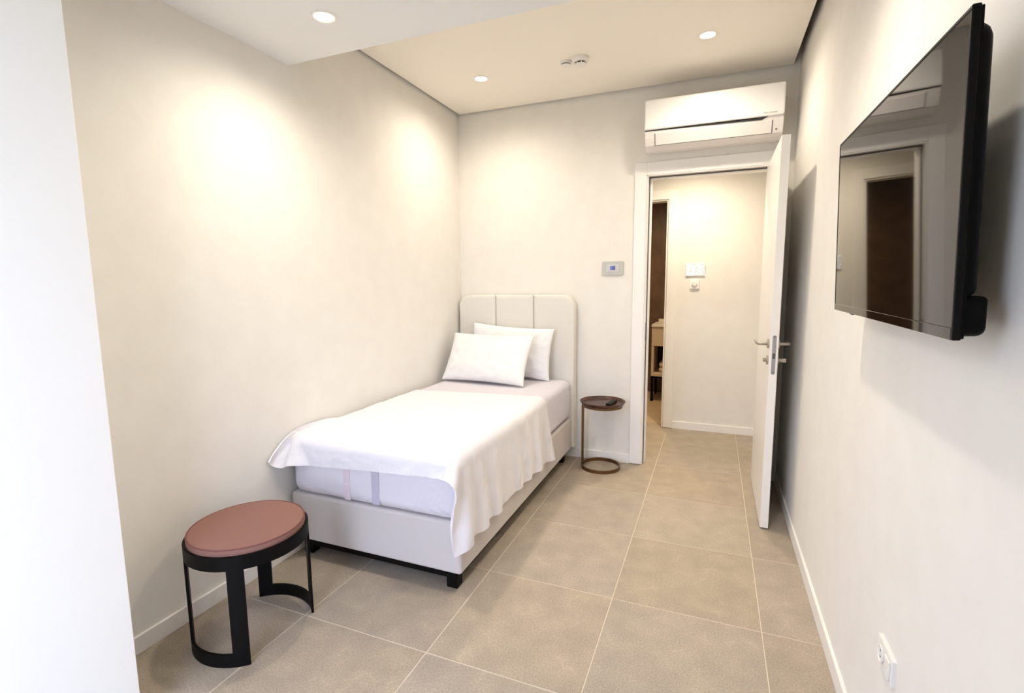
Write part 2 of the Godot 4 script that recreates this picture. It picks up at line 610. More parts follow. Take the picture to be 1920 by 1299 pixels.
func build_door() -> void:
	# lining and casing round the opening
	var fr := setting("trim_1", "white door casing round the open doorway")
	for s in [0, 1]:
		var x: float = 1.464 if s == 0 else 2.370
		var w: float = 0.086
		obj("casing_board", bx(x, 0.006, 0, x + w, 2.291, 0.014, 0.002), M.casing, fr)
		var jx: float = 1.532 if s == 0 else 2.372
		obj("jamb", bx(jx, 0.002, -0.125, jx + 0.03, 2.225, 0.0), M.casing, fr)
	obj("casing_board", bx(1.550, 2.200, 0, 2.370, 2.291, 0.0135, 0.002), M.casing, fr)
	obj("jamb", bx(1.562, 2.195, -0.125, 2.372, 2.225, 0.0), M.casing, fr)
	obj("bead", bx(1.550, 0.004, 0, 1.557, 2.200, 0.010, 0.001), M.casing, fr)
	obj("bead", bx(1.550, 2.192, 0, 2.37, 2.200, 0.010, 0.001), M.casing, fr)
	obj("gasket", bx(1.561, 0.004, -0.048, 1.568, 2.19, -0.042), M.gasket, fr)
	obj("gasket", bx(1.562, 2.186, -0.048, 2.372, 2.195, -0.042), M.gasket, fr)
	obj("door_stop", bx(1.561, 0.003, -0.125, 1.577, 2.195, -0.048, 0.001), M.casing, fr)
	obj("door_stop", bx(1.562, 2.179, -0.125, 2.372, 2.195, -0.048, 0.001), M.casing, fr)
	obj("strike_plate", bx(1.5615, 0.98, -0.030, 1.5635, 1.12, -0.008), M.lock_plate, fr)
	# the leaf, open at a right angle to the wall
	var d := setting("door_1", "white door standing open along the right wall")
	var lx := 2.3375
	obj("leaf", bx(lx, 0.008, 0.005, lx + 0.043, 2.185, 0.807, 0.002), M.door, d)
	var ze := 0.807
	var lp := MB.new()
	lp.loft(-0.010, 0.010, -0.110, 0.110, [0.01, 0.01, 0.01, 0.01], [[0.0, 0.0], [0.0, 0.0012], [0.0006, 0.0018]])
	obj("lock_plate", lp, M.lock_plate, d, Transform3D(Basis(), Vector3(lx + 0.0215, 1.018, ze - 0.001)))
	obj("latch", bx(-0.006, -0.015, 0, 0.006, 0.015, 0.0022, 0.0005), M.lock_dark, d, Transform3D(Basis(), Vector3(lx + 0.0215, 1.012, ze)))
	for y in [0.1, -0.1]:
		var sc := MB.new()
		sc.lathe([[Vector2(0.0035, 0.0), Vector2(0.0035, 0.0008), Vector2(0.0, 0.001)]], Vector3.ZERO, 12)
		obj("screw", sc, M.lock_dark, d, Transform3D(Basis(Vector3.RIGHT, PI / 2), Vector3(lx + 0.0215, 1.018 + y, ze + 0.0006)))
	for s in [-1.0, 1.0]:
		var fx: float = lx if s < 0 else lx + 0.043
		var turn := Basis(Vector3.BACK, PI / 2 * (1.0 if s < 0 else -1.0))   # lathe axis along x
		for k in 2:
			var hy: float = 1.075 if k == 0 else 0.982
			var ro := MB.new()
			ro.lathe([[Vector2(0.026, 0.0), Vector2(0.026, 0.008)], [Vector2(0.026, 0.008), Vector2(0.0255, 0.009), Vector2(0.0245, 0.0095)], [Vector2(0.0245, 0.0095), Vector2(0, 0.0095)]], Vector3.ZERO, 28)
			var rose := obj("rosette", ro, M.steel, d, Transform3D(turn, Vector3(fx, hy, ze - 0.058)))
			if k == 0:
				var lv := MB.new()
				var path := [Vector3(0, 0, 0), Vector3(s * 0.040, 0, 0), Vector3(s * 0.050, 0, -0.003), Vector3(s * 0.056, 0, -0.010), Vector3(s * 0.058, 0, -0.022), Vector3(s * 0.058, 0, -0.120)]
				lv.tube(path, 0.0092, 14)
				obj("lever", lv, M.steel, d, Transform3D(Basis(), Vector3(fx, hy, ze - 0.058)))
			else:
				var th := MB.new()
				th.lathe([[Vector2(0.011, 0.0), Vector2(0.011, 0.016), Vector2(0.010, 0.018)], [Vector2(0.010, 0.018), Vector2(0, 0.018)]], Vector3.ZERO, 20)
				obj("key_cylinder", th, M.steel, d, Transform3D(turn, Vector3(fx + s * 0.009, hy, ze - 0.058)))
				if s > 0:
					obj("thumb_turn", bx(0, -0.012, -0.003, 0.022, 0.012, 0.003, 0.002), M.steel, d, Transform3D(Basis(), Vector3(fx + 0.026, hy, ze - 0.058)))

func build_corridor() -> void:
	var zc := -1.115
	var m := MB.new()
	m.box(Vector3(-1.0, 0, zc - 0.12), Vector3(0.775, 2.75, zc))
	m.box(Vector3(0.775, 2.235, zc - 0.12), Vector3(1.63, 2.75, zc))
	m.box(Vector3(1.63, 0, zc - 0.12), Vector3(3.1, 2.75, zc))
	struct("wall_passage", m, M.wall, "cream wall across the passage beyond the doorway")
	m = MB.new()
	m.box(Vector3(-1.12, 0, zc - 0.12), Vector3(-1.0, 2.75, 0))
	struct("wall_passage_left", m, M.wall, "end wall of the passage hidden to the left")
	struct("wall_passage_right", bx(3.1, 0, zc - 0.12, 3.22, 2.75, 0), M.wall, "end wall of the passage hidden behind the door")
	struct("wall_passage_near", bx(RW + 0.14, 0, -0.12, 3.1, 2.75, 0), M.wall, "passage wall continuing past the bedroom on the right")
	struct("wall_passage_beside", bx(-1.0, 0, -0.12, -0.14, 2.75, 0), M.wall, "passage wall continuing past the bedroom on the left")
	struct("ceiling", bx(-1.12, 2.55, zc - 0.12, 3.22, 2.75, -0.12), M.ceiling, "passage ceiling beyond the doorway")
	struct("baseboard_passage", bx(1.702, 0, zc, 3.1, 0.074, zc + 0.012, 0.002), M.trim, "white skirting board at the far side of the passage")
	var fr := setting("trim_2", "white casing of the dark doorway across the passage")
	for s in [0, 1]:
		var x: float = 0.69 if s == 0 else 1.616
		obj("casing_board", bx(x, 0.004, zc, x + 0.085, 2.275, zc + 0.014, 0.002), M.casing, fr)
		var jx: float = 0.775 if s == 0 else 1.600
		obj("jamb", bx(jx, 0.002, zc - 0.125, jx + 0.03, 2.205, zc), M.casing, fr)
	obj("casing_board", bx(0.775, 2.190, zc, 1.616, 2.275, zc + 0.0135, 0.002), M.casing, fr)
	obj("jamb", bx(0.775, 2.178, zc - 0.125, 1.63, 2.235, zc - 0.001), M.casing, fr)
	# washroom beyond
	var zb := -2.75
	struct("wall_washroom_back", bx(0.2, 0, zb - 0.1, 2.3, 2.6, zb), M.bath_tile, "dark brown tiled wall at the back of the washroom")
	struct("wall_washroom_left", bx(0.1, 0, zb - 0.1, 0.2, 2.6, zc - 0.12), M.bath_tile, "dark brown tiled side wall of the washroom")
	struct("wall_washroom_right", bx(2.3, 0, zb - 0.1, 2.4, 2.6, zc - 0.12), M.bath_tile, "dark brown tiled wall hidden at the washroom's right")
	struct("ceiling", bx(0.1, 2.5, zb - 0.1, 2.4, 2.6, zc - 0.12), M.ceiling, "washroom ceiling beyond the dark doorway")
	struct("floor", bx(0.1, -0.06, zb - 0.1, 2.4, 0.0, -1.2401), M.bath_floor, "warm beige washroom floor")
	# vanity
	var v := thing("vanity_cabinet", "beige washroom vanity with an open shelf on black metal legs", "cabinet", Vector3(1.37, 0, -2.2))
	var vw := 0.75
	var vd := 0.46
	obj("worktop", bx(-0.005, 0.895, -vd, vw, 0.925, 0.008, 0.003), M.vanity_top, v)
	obj("splashback", bx(0.03, 0.925, -vd, vw, 0.965, -vd + 0.02, 0.003), M.vanity_top, v)
	obj("drawer", bx(0.0, 0.67, -vd, vw, 0.89, 0.0, 0.003), M.vanity, v)
	obj("side_panel", bx(0.0, 0.305, -vd, 0.03, 0.668, -0.002, 0.002), M.vanity, v)
	obj("side_panel", bx(vw - 0.03, 0.305, -vd, vw, 0.668, -0.002, 0.002), M.vanity, v)
	obj("shelf", bx(0.03, 0.305, -vd, vw - 0.03, 0.345, -0.002, 0.002), M.vanity, v)
	obj("back_panel", bx(0.03, 0.345, -vd, vw - 0.03, 0.668, -vd + 0.01), M.dark, v)
	for lx in [0.0, vw - 0.03]:
		for lz in [-0.03, -vd]:
			obj("leg", bx(lx, 0.0, lz, lx + 0.03, 0.305, lz + 0.03, 0.002), M.black_frame, v)
	obj("leg_rail", bx(0.0, 0.285, -0.03, vw, 0.305, 0.0, 0.001), M.black_frame, v)
	for k in 2:
		var t := MB.new()
		t.soft(Vector3(-0.14, 0, -0.11), Vector3(0.14, 0.062, 0.11), 0.028, 0.05, func(p, _n): return p)
		var o := obj("folded_towel", t, M.towel, self, Transform3D(Basis(), Vector3(1.37 + 0.225, 0.345 + 0.0625 * k, -2.2 - 0.16)))
		tag(o, ["pale folded towel lying directly on the vanity's open shelf", "pale folded towel on top of another on the vanity's shelf"][k], "towel", "folded towels in the vanity")

func downlight(at: Vector3, label: String, energy: float, col := LAMP_COLOR) -> void:
	var t := thing("ceiling_spotlight", label, "spotlight", at, "round recessed ceiling spotlights")
	var r := MB.new()
	r.lathe([[Vector2(0.052, 0.0), Vector2(0.0515, -0.003), Vector2(0.049, -0.005), Vector2(0.044, -0.005), Vector2(0.0415, -0.003)], [Vector2(0.0415, -0.003), Vector2(0.041, 0.0)]], Vector3.ZERO, 40)
	obj("rim", r, M.lamp_rim, t)
	var g := MB.new()
	g.lathe([[Vector2(0.0415, -0.0008), Vector2(0.0, -0.0008)]], Vector3.ZERO, 40)
	obj("glowing_disc", g, M.lamp_glow, t)
	var l := SpotLight3D.new()
	l.name = "light"
	l.light_color = col
	l.light_energy = energy
	l.light_size = 0.04
	l.spot_angle = 84.0
	l.spot_angle_attenuation = 1.0
	l.spot_range = 12.0
	l.spot_attenuation = 2.0
	l.shadow_enabled = true
	l.rotation = Vector3(-PI / 2, 0, 0)
	l.position = Vector3(0, -0.012, 0)
	t.add_child(l)

func build_lamps() -> void:
	downlight(Vector3(0.498, DH, 2.111), "glowing round spotlight in the lower ceiling nearest the camera", LAMP_ENERGY)
	downlight(Vector3(0.508, CH, 0.614), "glowing round spotlight in the raised ceiling above the pillows", LAMP_ENERGY)
	downlight(Vector3(1.949, CH, 0.654), "glowing round spotlight in the raised ceiling before the air conditioner", LAMP_ENERGY)
	downlight(Vector3(1.949, DH, 2.111), "round spotlight in the lower ceiling beside the television wall", LAMP_ENERGY)
	downlight(Vector3(1.85, 2.55, -0.52), "round spotlight in the passage ceiling beyond the doorway", LAMP_ENERGY * 1.9, Color(1.0, 0.93, 0.82))
	downlight(Vector3(1.40, 2.50, -1.75), "round spotlight in the washroom ceiling above the vanity", LAMP_ENERGY * 1.6, Color(1.0, 0.88, 0.70))

func build_bed() -> void:
	var b := thing("single_bed", "single bed with pale upholstered base, panelled headboard and black feet", "bed", Vector3(0, 0, 0))
	var base := MB.new()
	base.soft(Vector3(0.02, 0.10, 0.10), Vector3(1.018, 0.352, 2.0), 0.016, 0.12, func(p, _n): return p)
	obj("base", base, M.bed_fabric, b)
	obj("under_bed_shade", bx(0.05, 0.048, 0.14, 0.975, 0.1015, 1.955, 0.002), M.black_wood, b)  # black block added to deepen the shade under the bed
	for x in [0.075, 0.945]:
		for z in [0.16, 1.93]:
			obj("leg", bx(x - 0.028, 0, z - 0.028, x + 0.028, 0.102, z + 0.028, 0.003), M.black_wood, b)
	# headboard of three padded panels
	var hb := obj("headboard", bx(0.024, 0.10, 0.013, 1.022, 1.22, 0.04), M.headboard, b)
	var xs := [0.018, 0.360, 0.694, 1.034]
	for k in 3:
		var p := MB.new()
		var rr := [0.006, 0.006, 0.006, 0.006]
		if k == 0:
			rr[1] = 0.10
		if k == 2:
			rr[0] = 0.10
		p.loft(xs[k] + 0.0008, xs[k + 1] - 0.0008, 0.10, 1.332, rr, [[0.0, 0.013], [0.0, 0.074], [0.0012, 0.080], [0.004, 0.085], [0.009, 0.0885], [0.016, 0.0905], [0.03, 0.092]], 10)
		obj("padded_panel", p, M.headboard, hb)

func noise3(p: Vector3, f: FastNoiseLite) -> float:
	return f.get_noise_3d(p.x, p.y, p.z)

func build_bedding() -> void:
	var f := FastNoiseLite.new()
	f.seed = 12
	f.frequency = 4.0
	f.fractal_octaves = 3
	# mattress in its fitted sheet
	var m := MB.new()
	var wrinkle := func(p: Vector3, n: Vector3) -> Vector3:
		var low := clampf((0.50 - p.y) / 0.14, 0.0, 1.0)
		var side := 1.0 if absf(n.y) < 0.6 else 0.25
		var a := noise3(Vector3(p.x * 1.2, p.y * 3.0, p.z * 1.2), f) * 0.006 * side
		var corner := clampf(1.0 - Vector2(p.x - 1.0, p.z - 2.0).length() / 0.25, 0.0, 1.0)
		a += sin((p.y * 1.3 + p.x * 0.9 - p.z * 0.5) * 85.0) * 0.004 * corner * side
		a += noise3(p * 2.5 + Vector3(9, 2, 4), f) * 0.005 * low * side
		return p + n * a
	m.soft(Vector3(0.036, 0.353, 0.098), Vector3(1.016, 0.662, 2.008), 0.055, 0.022, wrinkle, 5)
	var mt := obj("mattress", m, M.sheet)
	tag(mt, "thick mattress in a white fitted sheet lying on the bed base", "mattress")
	obj("printed_band", bx(0.548, 0.372, 2.0085, 0.592, 0.56, 2.0105), M.grey_stripe, mt)
	obj("printed_band", bx(0.38, 0.372, 2.0085, 0.418, 0.55, 2.0105), M.pink_stripe, mt)
	# blanket
	var bl := obj("blanket", cloth_mesh(), M.blanket)
	tag(bl, "thin white bedspread draped over the foot and right side of the bed", "blanket")
	# pillows
	for k in 2:
		var p := pillow_mesh(0.355, 0.205, 0.080 if k == 0 else 0.062, 30 + k)
		var tr := Transform3D(Basis(Vector3.UP, deg_to_rad(-4.0)) * Basis(Vector3.RIGHT, deg_to_rad(-31.0)), Vector3(0.425, 0.852, 0.405))
		if k == 1:
			tr = Transform3D(Basis(Vector3.UP, deg_to_rad(-1.0)) * Basis(Vector3.RIGHT, deg_to_rad(-10.0)) * Basis(Vector3.BACK, deg_to_rad(-3.0)), Vector3(0.53, 0.884, 0.188))
		var o := obj("pillow", p, M.pillow, self, tr)
		tag(o, ["plump white pillow in front, leaning on another pillow", "white pillow behind, standing against the headboard"][k], "pillow", "white pillows at the headboard")

func pillow_mesh(hw: float, hh: float, th: float, sd: int) -> MB:
	var f := FastNoiseLite.new()
	f.seed = sd
	f.frequency = 3.0
	f.fractal_octaves = 3
	var m := MB.new()
	var nu := 40
	var nv := 28
	for s in [-1.0, 1.0]:
		var pts := PackedVector3Array()
		for i in nu + 1:
			for j in nv + 1:
				var u := -cos(PI * i / nu)
				var v := -cos(PI * j / nv)
				var x := hw * u * (1.0 - 0.055 * (1.0 - v * v))
				var y := hh * v * (1.0 - 0.07 * (1.0 - u * u))
				var k := pow(maxf(0.0, 1.0 - u * u), 0.42) * pow(maxf(0.0, 1.0 - v * v), 0.42)
				var w := f.get_noise_3d(u * 1.1, v * 1.1, s * 2.0) * 0.22
				# creases running in from the corners
				var cr := sin((absf(u) - absf(v)) * 16.0) * 0.05 * clampf((absf(u) + absf(v) - 1.1), 0.0, 1.0)
				pts.append(Vector3(x, y, s * th * k * (1.0 + w + cr)))
		m.grid(pts, nu + 1, nv + 1, false, false, s < 0.0)
	return m

# the bedspread: a sheet of particles let fall over the mattress and base
func cloth_mesh() -> MB:
	var nx := 62
	var nz := 58
	var sx0 := -0.012
	var sx1 := 1.375
	var top := 0.672
	var xr := 1.018
	var zf := 2.012
	var P := PackedVector3Array()
	var Q := PackedVector2Array()
	for i in nx:
		for j in nz:
			var sl := sx0 - 0.11 * pow(float(j) / (nz - 1), 4.0)
			var s := sl + (sx1 - sl) * i / (nx - 1)
			var zr := 0.872 - 0.112 * clampf(s, 0.0, 0.95) - 0.50 * maxf(0.0, s - 0.95)
			var ze := 2.128 - 0.045 * clampf(s, 0.0, 1.0)
			var t := zr + (ze - zr) * j / (nz - 1)
			Q.append(Vector2(s, t))
			var a := maxf(0.0, s - xr)
			var b := maxf(0.0, t - zf)
			var l := maxf(0.0, 0.012 - s)
			var p := Vector3(minf(s, xr), top, minf(t, zf))
			if s < 0.012:
				p = Vector3(0.012, top + l * 0.5, minf(t, zf))
				if b > 0.0:
					p = Vector3(0.012, top - b, zf + 0.015 + l)
			if s < 0.012:
				pass
			elif a > 0.0 and b > 0.0:
				p = Vector3(xr + 0.012 + 0.4 * b, top - maxf(a, b), zf + 0.012 + 0.7 * b)
			elif a > 0.0:
				p += Vector3(0.012, -a, 0)
			elif b > 0.0:
				p += Vector3(0, -b, 0.012 + 0.3 * b)
			P.append(p)
	var ci := PackedInt32Array()
	var cj := PackedInt32Array()
	var cl := PackedFloat32Array()
	var ck := PackedFloat32Array()
	for i in nx:
		for j in nz:
			for o in [[1, 0, 1.0], [0, 1, 1.0], [1, 1, 0.6], [1, -1, 0.6], [2, 0, 0.25], [0, 2, 0.25]]:
				var i2: int = i + o[0]
				var j2: int = j + o[1]
				if i2 >= nx or j2 >= nz or j2 < 0:
					continue
				ci.append(i * nz + j)
				cj.append(i2 * nz + j2)
				cl.append(Q[i * nz + j].distance_to(Q[i2 * nz + j2]))
				ck.append(0.5 * o[2])
	var f := FastNoiseLite.new()
	f.seed = 77
	f.frequency = 5.0
	var O := P.duplicate()
	var lo := Vector3(0.036, 0.30, 0.098)
	var hi := Vector3(1.016, 0.662, 2.008)
	var mid := (lo + hi) * 0.5
	var r := 0.05
	var hh := (hi - lo) * 0.5 - Vector3(r, r, r)
	var gap := 0.006
	var nc := ci.size()
	var np := P.size()
	for step in 130:
		for k in np:
			var p := P[k]
			var vel := (p - O[k]) * 0.93
			O[k] = p
			P[k] = p + vel + Vector3(0, -0.0005, 0)
			if step < 40:
				var push := f.get_noise_2d(Q[k].x * 1.6, Q[k].y * 1.6) * 0.0006
				if Q[k].y > zf:
					P[k].z += push
				elif Q[k].x > xr:
					P[k].x += push
		for it in 8:
			for k in nc:
				var a := ci[k]
				var b := cj[k]
				var d := P[b] - P[a]
				var L := d.length()
				if L < 1e-6:
					continue
				d *= ck[k] * (L - cl[k]) / L
				P[a] += d
				P[b] -= d
		for k in np:
			var p := P[k]
			var q := p - mid
			var inn := q.clamp(-hh, hh)
			var e := q - inn
			var dist := e.length() - r
			var hit := false
			if e.length() > 1e-6:
				if dist < gap:
					p += e / e.length() * (gap - dist)
					hit = true
			else:
				p.y = hi.y + gap
				hit = true
			# bed base
			if p.y < 0.356 and p.x < 1.026 and p.z < 2.008:
				if 1.026 - p.x < 2.008 - p.z:
					p.x = 1.026
				else:
					p.z = 2.008
				hit = true
			if p.x < 0.010:
				p.x = 0.010
				hit = true
			P[k] = p
			if hit:
				O[k] = O[k].lerp(p, 0.75)
	# finer mesh by splines along both directions, with thickness
	var sub := 3
	var fx := (nx - 1) * sub + 1
	var fz := (nz - 1) * sub + 1
	var G := PackedVector3Array()
	G.resize(fx * fz)
	var mid_rows := PackedVector3Array()
	mid_rows.resize(nx * fz)
	for i in nx:
		for j in fz:
			var j0 := mini(j / sub, nz - 2)
			var t := float(j - j0 * sub) / sub
			mid_rows[i * fz + j] = P[i * nz + j0].cubic_interpolate(P[i * nz + j0 + 1], P[i * nz + maxi(j0 - 1, 0)], P[i * nz + mini(j0 + 2, nz - 1)], t)
	for j in fz:
		for i in fx:
			var i0 := mini(i / sub, nx - 2)
			var t := float(i - i0 * sub) / sub
			G[i * fz + j] = mid_rows[i0 * fz + j].cubic_interpolate(mid_rows[(i0 + 1) * fz + j], mid_rows[maxi(i0 - 1, 0) * fz + j], mid_rows[mini(i0 + 2, nx - 1) * fz + j], t)
	var wr := FastNoiseLite.new()
	wr.seed = 5
	wr.frequency = 2.6
	wr.fractal_octaves = 4
	var U := PackedVector3Array()
	var D := PackedVector3Array()
	U.resize(fx * fz)
	D.resize(fx * fz)
	for i in fx:
		for j in fz:
			var du := G[mini(i + 1, fx - 1) * fz + j] - G[maxi(i - 1, 0) * fz + j]
			var dv := G[i * fz + mini(j + 1, fz - 1)] - G[i * fz + maxi(j - 1, 0)]
			var n := dv.cross(du).normalized()
			var u := float(i) / fx * 1.5
			var v := float(j) / fz * 1.4
			var q0 := Q[mini(i / sub, nx - 1) * nz + mini(j / sub, nz - 1)]
			var edge := clampf((maxf(q0.x - xr + 0.04, q0.y - zf + 0.04)) / 0.08, 0.15, 1.0)
			var h := maxf(0.0, wr.get_noise_2d(u * 0.8 + v * 0.5, v * 1.3 - u * 0.3)) * 0.009 + wr.get_noise_2d(u * 2.2 + v * 1.4, v * 3.0 - u * 1.1 + 40.0) * 0.0045 * edge + wr.get_noise_2d(u * 3.0, v * 3.0 + 40.0) * 0.001
			U[i * fz + j] = G[i * fz + j] + n * (0.003 + h)
			D[i * fz + j] = G[i * fz + j] - n * 0.002
	var m := MB.new()
	m.grid(U, fx, fz, false, false, true)
	m.grid(D, fx, fz, false, false, false)
	# closed hem
	for e in 4:
		var cnt := fx if e < 2 else fz
		var strip := PackedVector3Array()
		for k in cnt:
			var id := k * fz if e == 0 else (k * fz + fz - 1 if e == 1 else (k if e == 2 else (fx - 1) * fz + k))
			strip.append(U[id])
			strip.append(D[id])
		m.grid(strip, cnt, 2, false, false, e == 1 or e == 2)
	return m

func build_stool() -> void:
	var t := thing("round_stool", "low round stool with terracotta cushion and black curved legs", "stool", Vector3(0.305, 0, 2.495))
	var c := MB.new()
	c.lathe([[Vector2(0.205, 0.405), Vector2(0.212, 0.425), Vector2(0.2165, 0.440), Vector2(0.2165, 0.452), Vector2(0.214, 0.459)], [Vector2(0.214, 0.459), Vector2(0.205, 0.4645), Vector2(0.18, 0.4675), Vector2(0.10, 0.4695), Vector2(0.0, 0.470)]], Vector3.ZERO, 72)
	var cushion := obj("cushion", c, M.stool_seat, t)
	var ring := MB.new()
	var pts := PackedVector3Array()
	for i in 72:
		var a := TAU * i / 72
		for j in 8:
			var b := TAU * j / 8
			pts.append(Vector3(cos(a) * (0.2135 + 0.0032 * cos(b)), 0.4605 + 0.0032 * sin(b), sin(a) * (0.2135 + 0.0032 * cos(b))))
	ring.grid(pts, 72, 8, true, true, false)
	obj("piping", ring, M.stool_piping, cushion)
	var ri := 0.218
	var ro := 0.228
	var band := MB.new()
	band.lathe(hoop(ri, ro, 0.385, 0.438), Vector3.ZERO, 72)
	obj("apron", band, M.black_frame, t)
	for s in [1.0, -1.0]:
		var fm := MB.new()
		var a0: float = PI / 4 if s > 0 else -3 * PI / 4
		var a1 := a0 + PI / 2
		var w := 0.26   # leg width as an angle
		arc_band(fm, ri, ro, 0.0, 0.052, a0, a1, 30)
		arc_band(fm, ri, ro, 0.050, 0.387, a0, a0 + w, 6)
		arc_band(fm, ri, ro, 0.050, 0.387, a1 - w, a1, 6)
		obj("leg_frame", fm, M.black_frame, t)

func hoop(ri: float, ro: float, y0: float, y1: float) -> Array:
	return [[Vector2(ri, y0), Vector2(ro, y0)], [Vector2(ro, y0), Vector2(ro, y1)], [Vector2(ro, y1), Vector2(ri, y1)], [Vector2(ri, y1), Vector2(ri, y0)]]

func arc_band(m: MB, ri: float, ro: float, y0: float, y1: float, a0: float, a1: float, seg: int) -> void:
	m.lathe(hoop(ri, ro, y0, y1), Vector3.ZERO, seg, a0, a1)
	for e in 2:
		var a := a0 if e == 0 else a1
		var d := Vector3(cos(a), 0, sin(a))
		var nn := Vector3(-sin(a), 0, cos(a)) * (-1.0 if e == 0 else 1.0)
		m.quad(d * ri + Vector3.UP * y0, d * ro + Vector3.UP * y0, d * ro + Vector3.UP * y1, d * ri + Vector3.UP * y1, nn)

func build_side_table() -> void:
	var t := thing("side_table", "small round walnut tray table on a bronze hoop stand", "side table", Vector3(1.272, 0, 0.168))
	var hoop_m := MB.new()
	hoop_m.lathe(hoop(0.141, 0.150, 0.0, 0.026), Vector3.ZERO, 64)
	obj("base_hoop", hoop_m, M.bronze, t)
	obj("pole", bx(-0.009, 0.0, -0.0075, 0.009, 0.498, 0.0075, 0.001), M.bronze, t, Transform3D(Basis(), Vector3(-0.146, 0, -0.008)))
	var sup := MB.new()
	sup.lathe(hoop(0.132, 0.150, 0.490, 0.505), Vector3(0.012, 0, 0.012), 64)
	obj("support_ring", sup, M.bronze, t)
	var tr := MB.new()
	tr.lathe([[Vector2(0.0, 0.505), Vector2(0.148, 0.505)], [Vector2(0.148, 0.505), Vector2(0.158, 0.511), Vector2(0.168, 0.526), Vector2(0.171, 0.533)], [Vector2(0.171, 0.533), Vector2(0.168, 0.5345), Vector2(0.165, 0.533)], [Vector2(0.165, 0.533), Vector2(0.159, 0.522), Vector2(0.153, 0.515)], [Vector2(0.153, 0.515), Vector2(0.0, 0.515)]], Vector3(0.012, 0, 0.018), 64)
	obj("tray", tr, M.walnut, t)
	var kn := MB.new()
	kn.lathe([[Vector2(0.0, 0.0), Vector2(0.007, 0.002), Vector2(0.009, 0.008), Vector2(0.005, 0.014), Vector2(0.005, 0.022)]], Vector3(0.05, 0.484, 0.08), 16)
	obj("knob", kn, M.bronze, t)
	# remote lying on the tray
	var r := thing("remote_control", "small black remote control lying on the tray table", "remote control", Vector3(1.352, 0.5155, 0.19))
	r.rotation.y = deg_to_rad(-6.0)
	var body := MB.new()
	body.soft(Vector3(-0.022, 0, -0.08), Vector3(0.022, 0.018, 0.08), 0.006, 0.04, func(p, _n): return p, 3)
	obj("case", body, M.remote, r)
	for j in 6:
		for i in 3:
			obj("button", bx(-0.0165 + 0.0125 * i, 0.0175, -0.062 + 0.019 * j, -0.0085 + 0.0125 * i, 0.0195, -0.051 + 0.019 * j, 0.0006), M.remote_button, r)

func build_television() -> void:
	var w := 0.8833
	var h := 0.519
	var t := thing("television", "black flat television mounted on the right wall", "television", Vector3(2.3991, 1.587, 2.4079))
	t.basis = Basis(Vector3.UP, -PI / 2) * Basis(Vector3.RIGHT, deg_to_rad(1.98)) * Basis(Vector3.BACK, deg_to_rad(-0.41))
	# local: x along the wall towards the window, y up, z out of the screen
	var fr := 0.007
	obj("screen", plate(w - 2 * fr, h - fr - 0.020, 0.004, 0.001, 0.0005), M.tv_screen, t, Transform3D(Basis(), Vector3(0, (0.020 - fr) / 2, -0.005)))
	obj("bezel", bx(-w / 2, h / 2 - fr, -0.012, w / 2, h / 2, 0.0, 0.0015), M.tv_bezel, t)
	obj("bezel", bx(-w / 2, -h / 2, -0.012, -w / 2 + fr, h / 2 - fr, 0.0, 0.0015), M.tv_bezel, t)
	obj("bezel", bx(w / 2 - fr, -h / 2, -0.012, w / 2, h / 2 - fr, 0.0, 0.0015), M.tv_bezel, t)
	obj("lower_bezel", bx(-w / 2 + fr, -h / 2, -0.012, w / 2 - fr, -h / 2 + 0.020, 0.0002, 0.0008), M.tv_screen, t)
	obj("sensor_bump", bx(-0.26, -h / 2 - 0.004, -0.010, -0.23, -h / 2, -0.004, 0.001), M.tv_bezel, t)
	var bk := MB.new()
	bk.loft(-w / 2 + 0.002, w / 2 - 0.002, -h / 2 + 0.002, h / 2 - 0.002, [0.004, 0.004, 0.004, 0.004], [[0.0, 0.0], [0.0, 0.008]])
	obj("back_frame", bk, M.tv_body, t, Transform3D(Basis(), Vector3(0, 0, -0.016)))
	var sh := MB.new()
	sh.loft(-w / 2 + 0.006, w / 2 - 0.006, -h / 2 + 0.07, h / 2 - 0.018, [0.03, 0.03, 0.01, 0.01], [[0.030, 0.0], [0.014, 0.002], [0.006, 0.007], [0.001, 0.014], [0.0, 0.024]], 6)
	obj("back_shell", sh, M.tv_body, t, Transform3D(Basis(), Vector3(0, 0, -0.037)))
	var sp := MB.new()
	sp.loft(-w / 2 + 0.02, w / 2 - 0.010, -h / 2 + 0.004, -h / 2 + 0.072, [0.008, 0.008, 0.02, 0.02], [[0.010, 0.0], [0.004, 0.002], [0.001, 0.006], [0.0, 0.012], [0.0, 0.038]], 6)
	obj("speaker_housing", sp, M.tv_body, t, Transform3D(Basis(), Vector3(0, 0, -0.050)))
	obj("wall_bracket", bx(-0.16, -0.12, -0.098, 0.16, 0.12, -0.035, 0.003), M.dark, t)

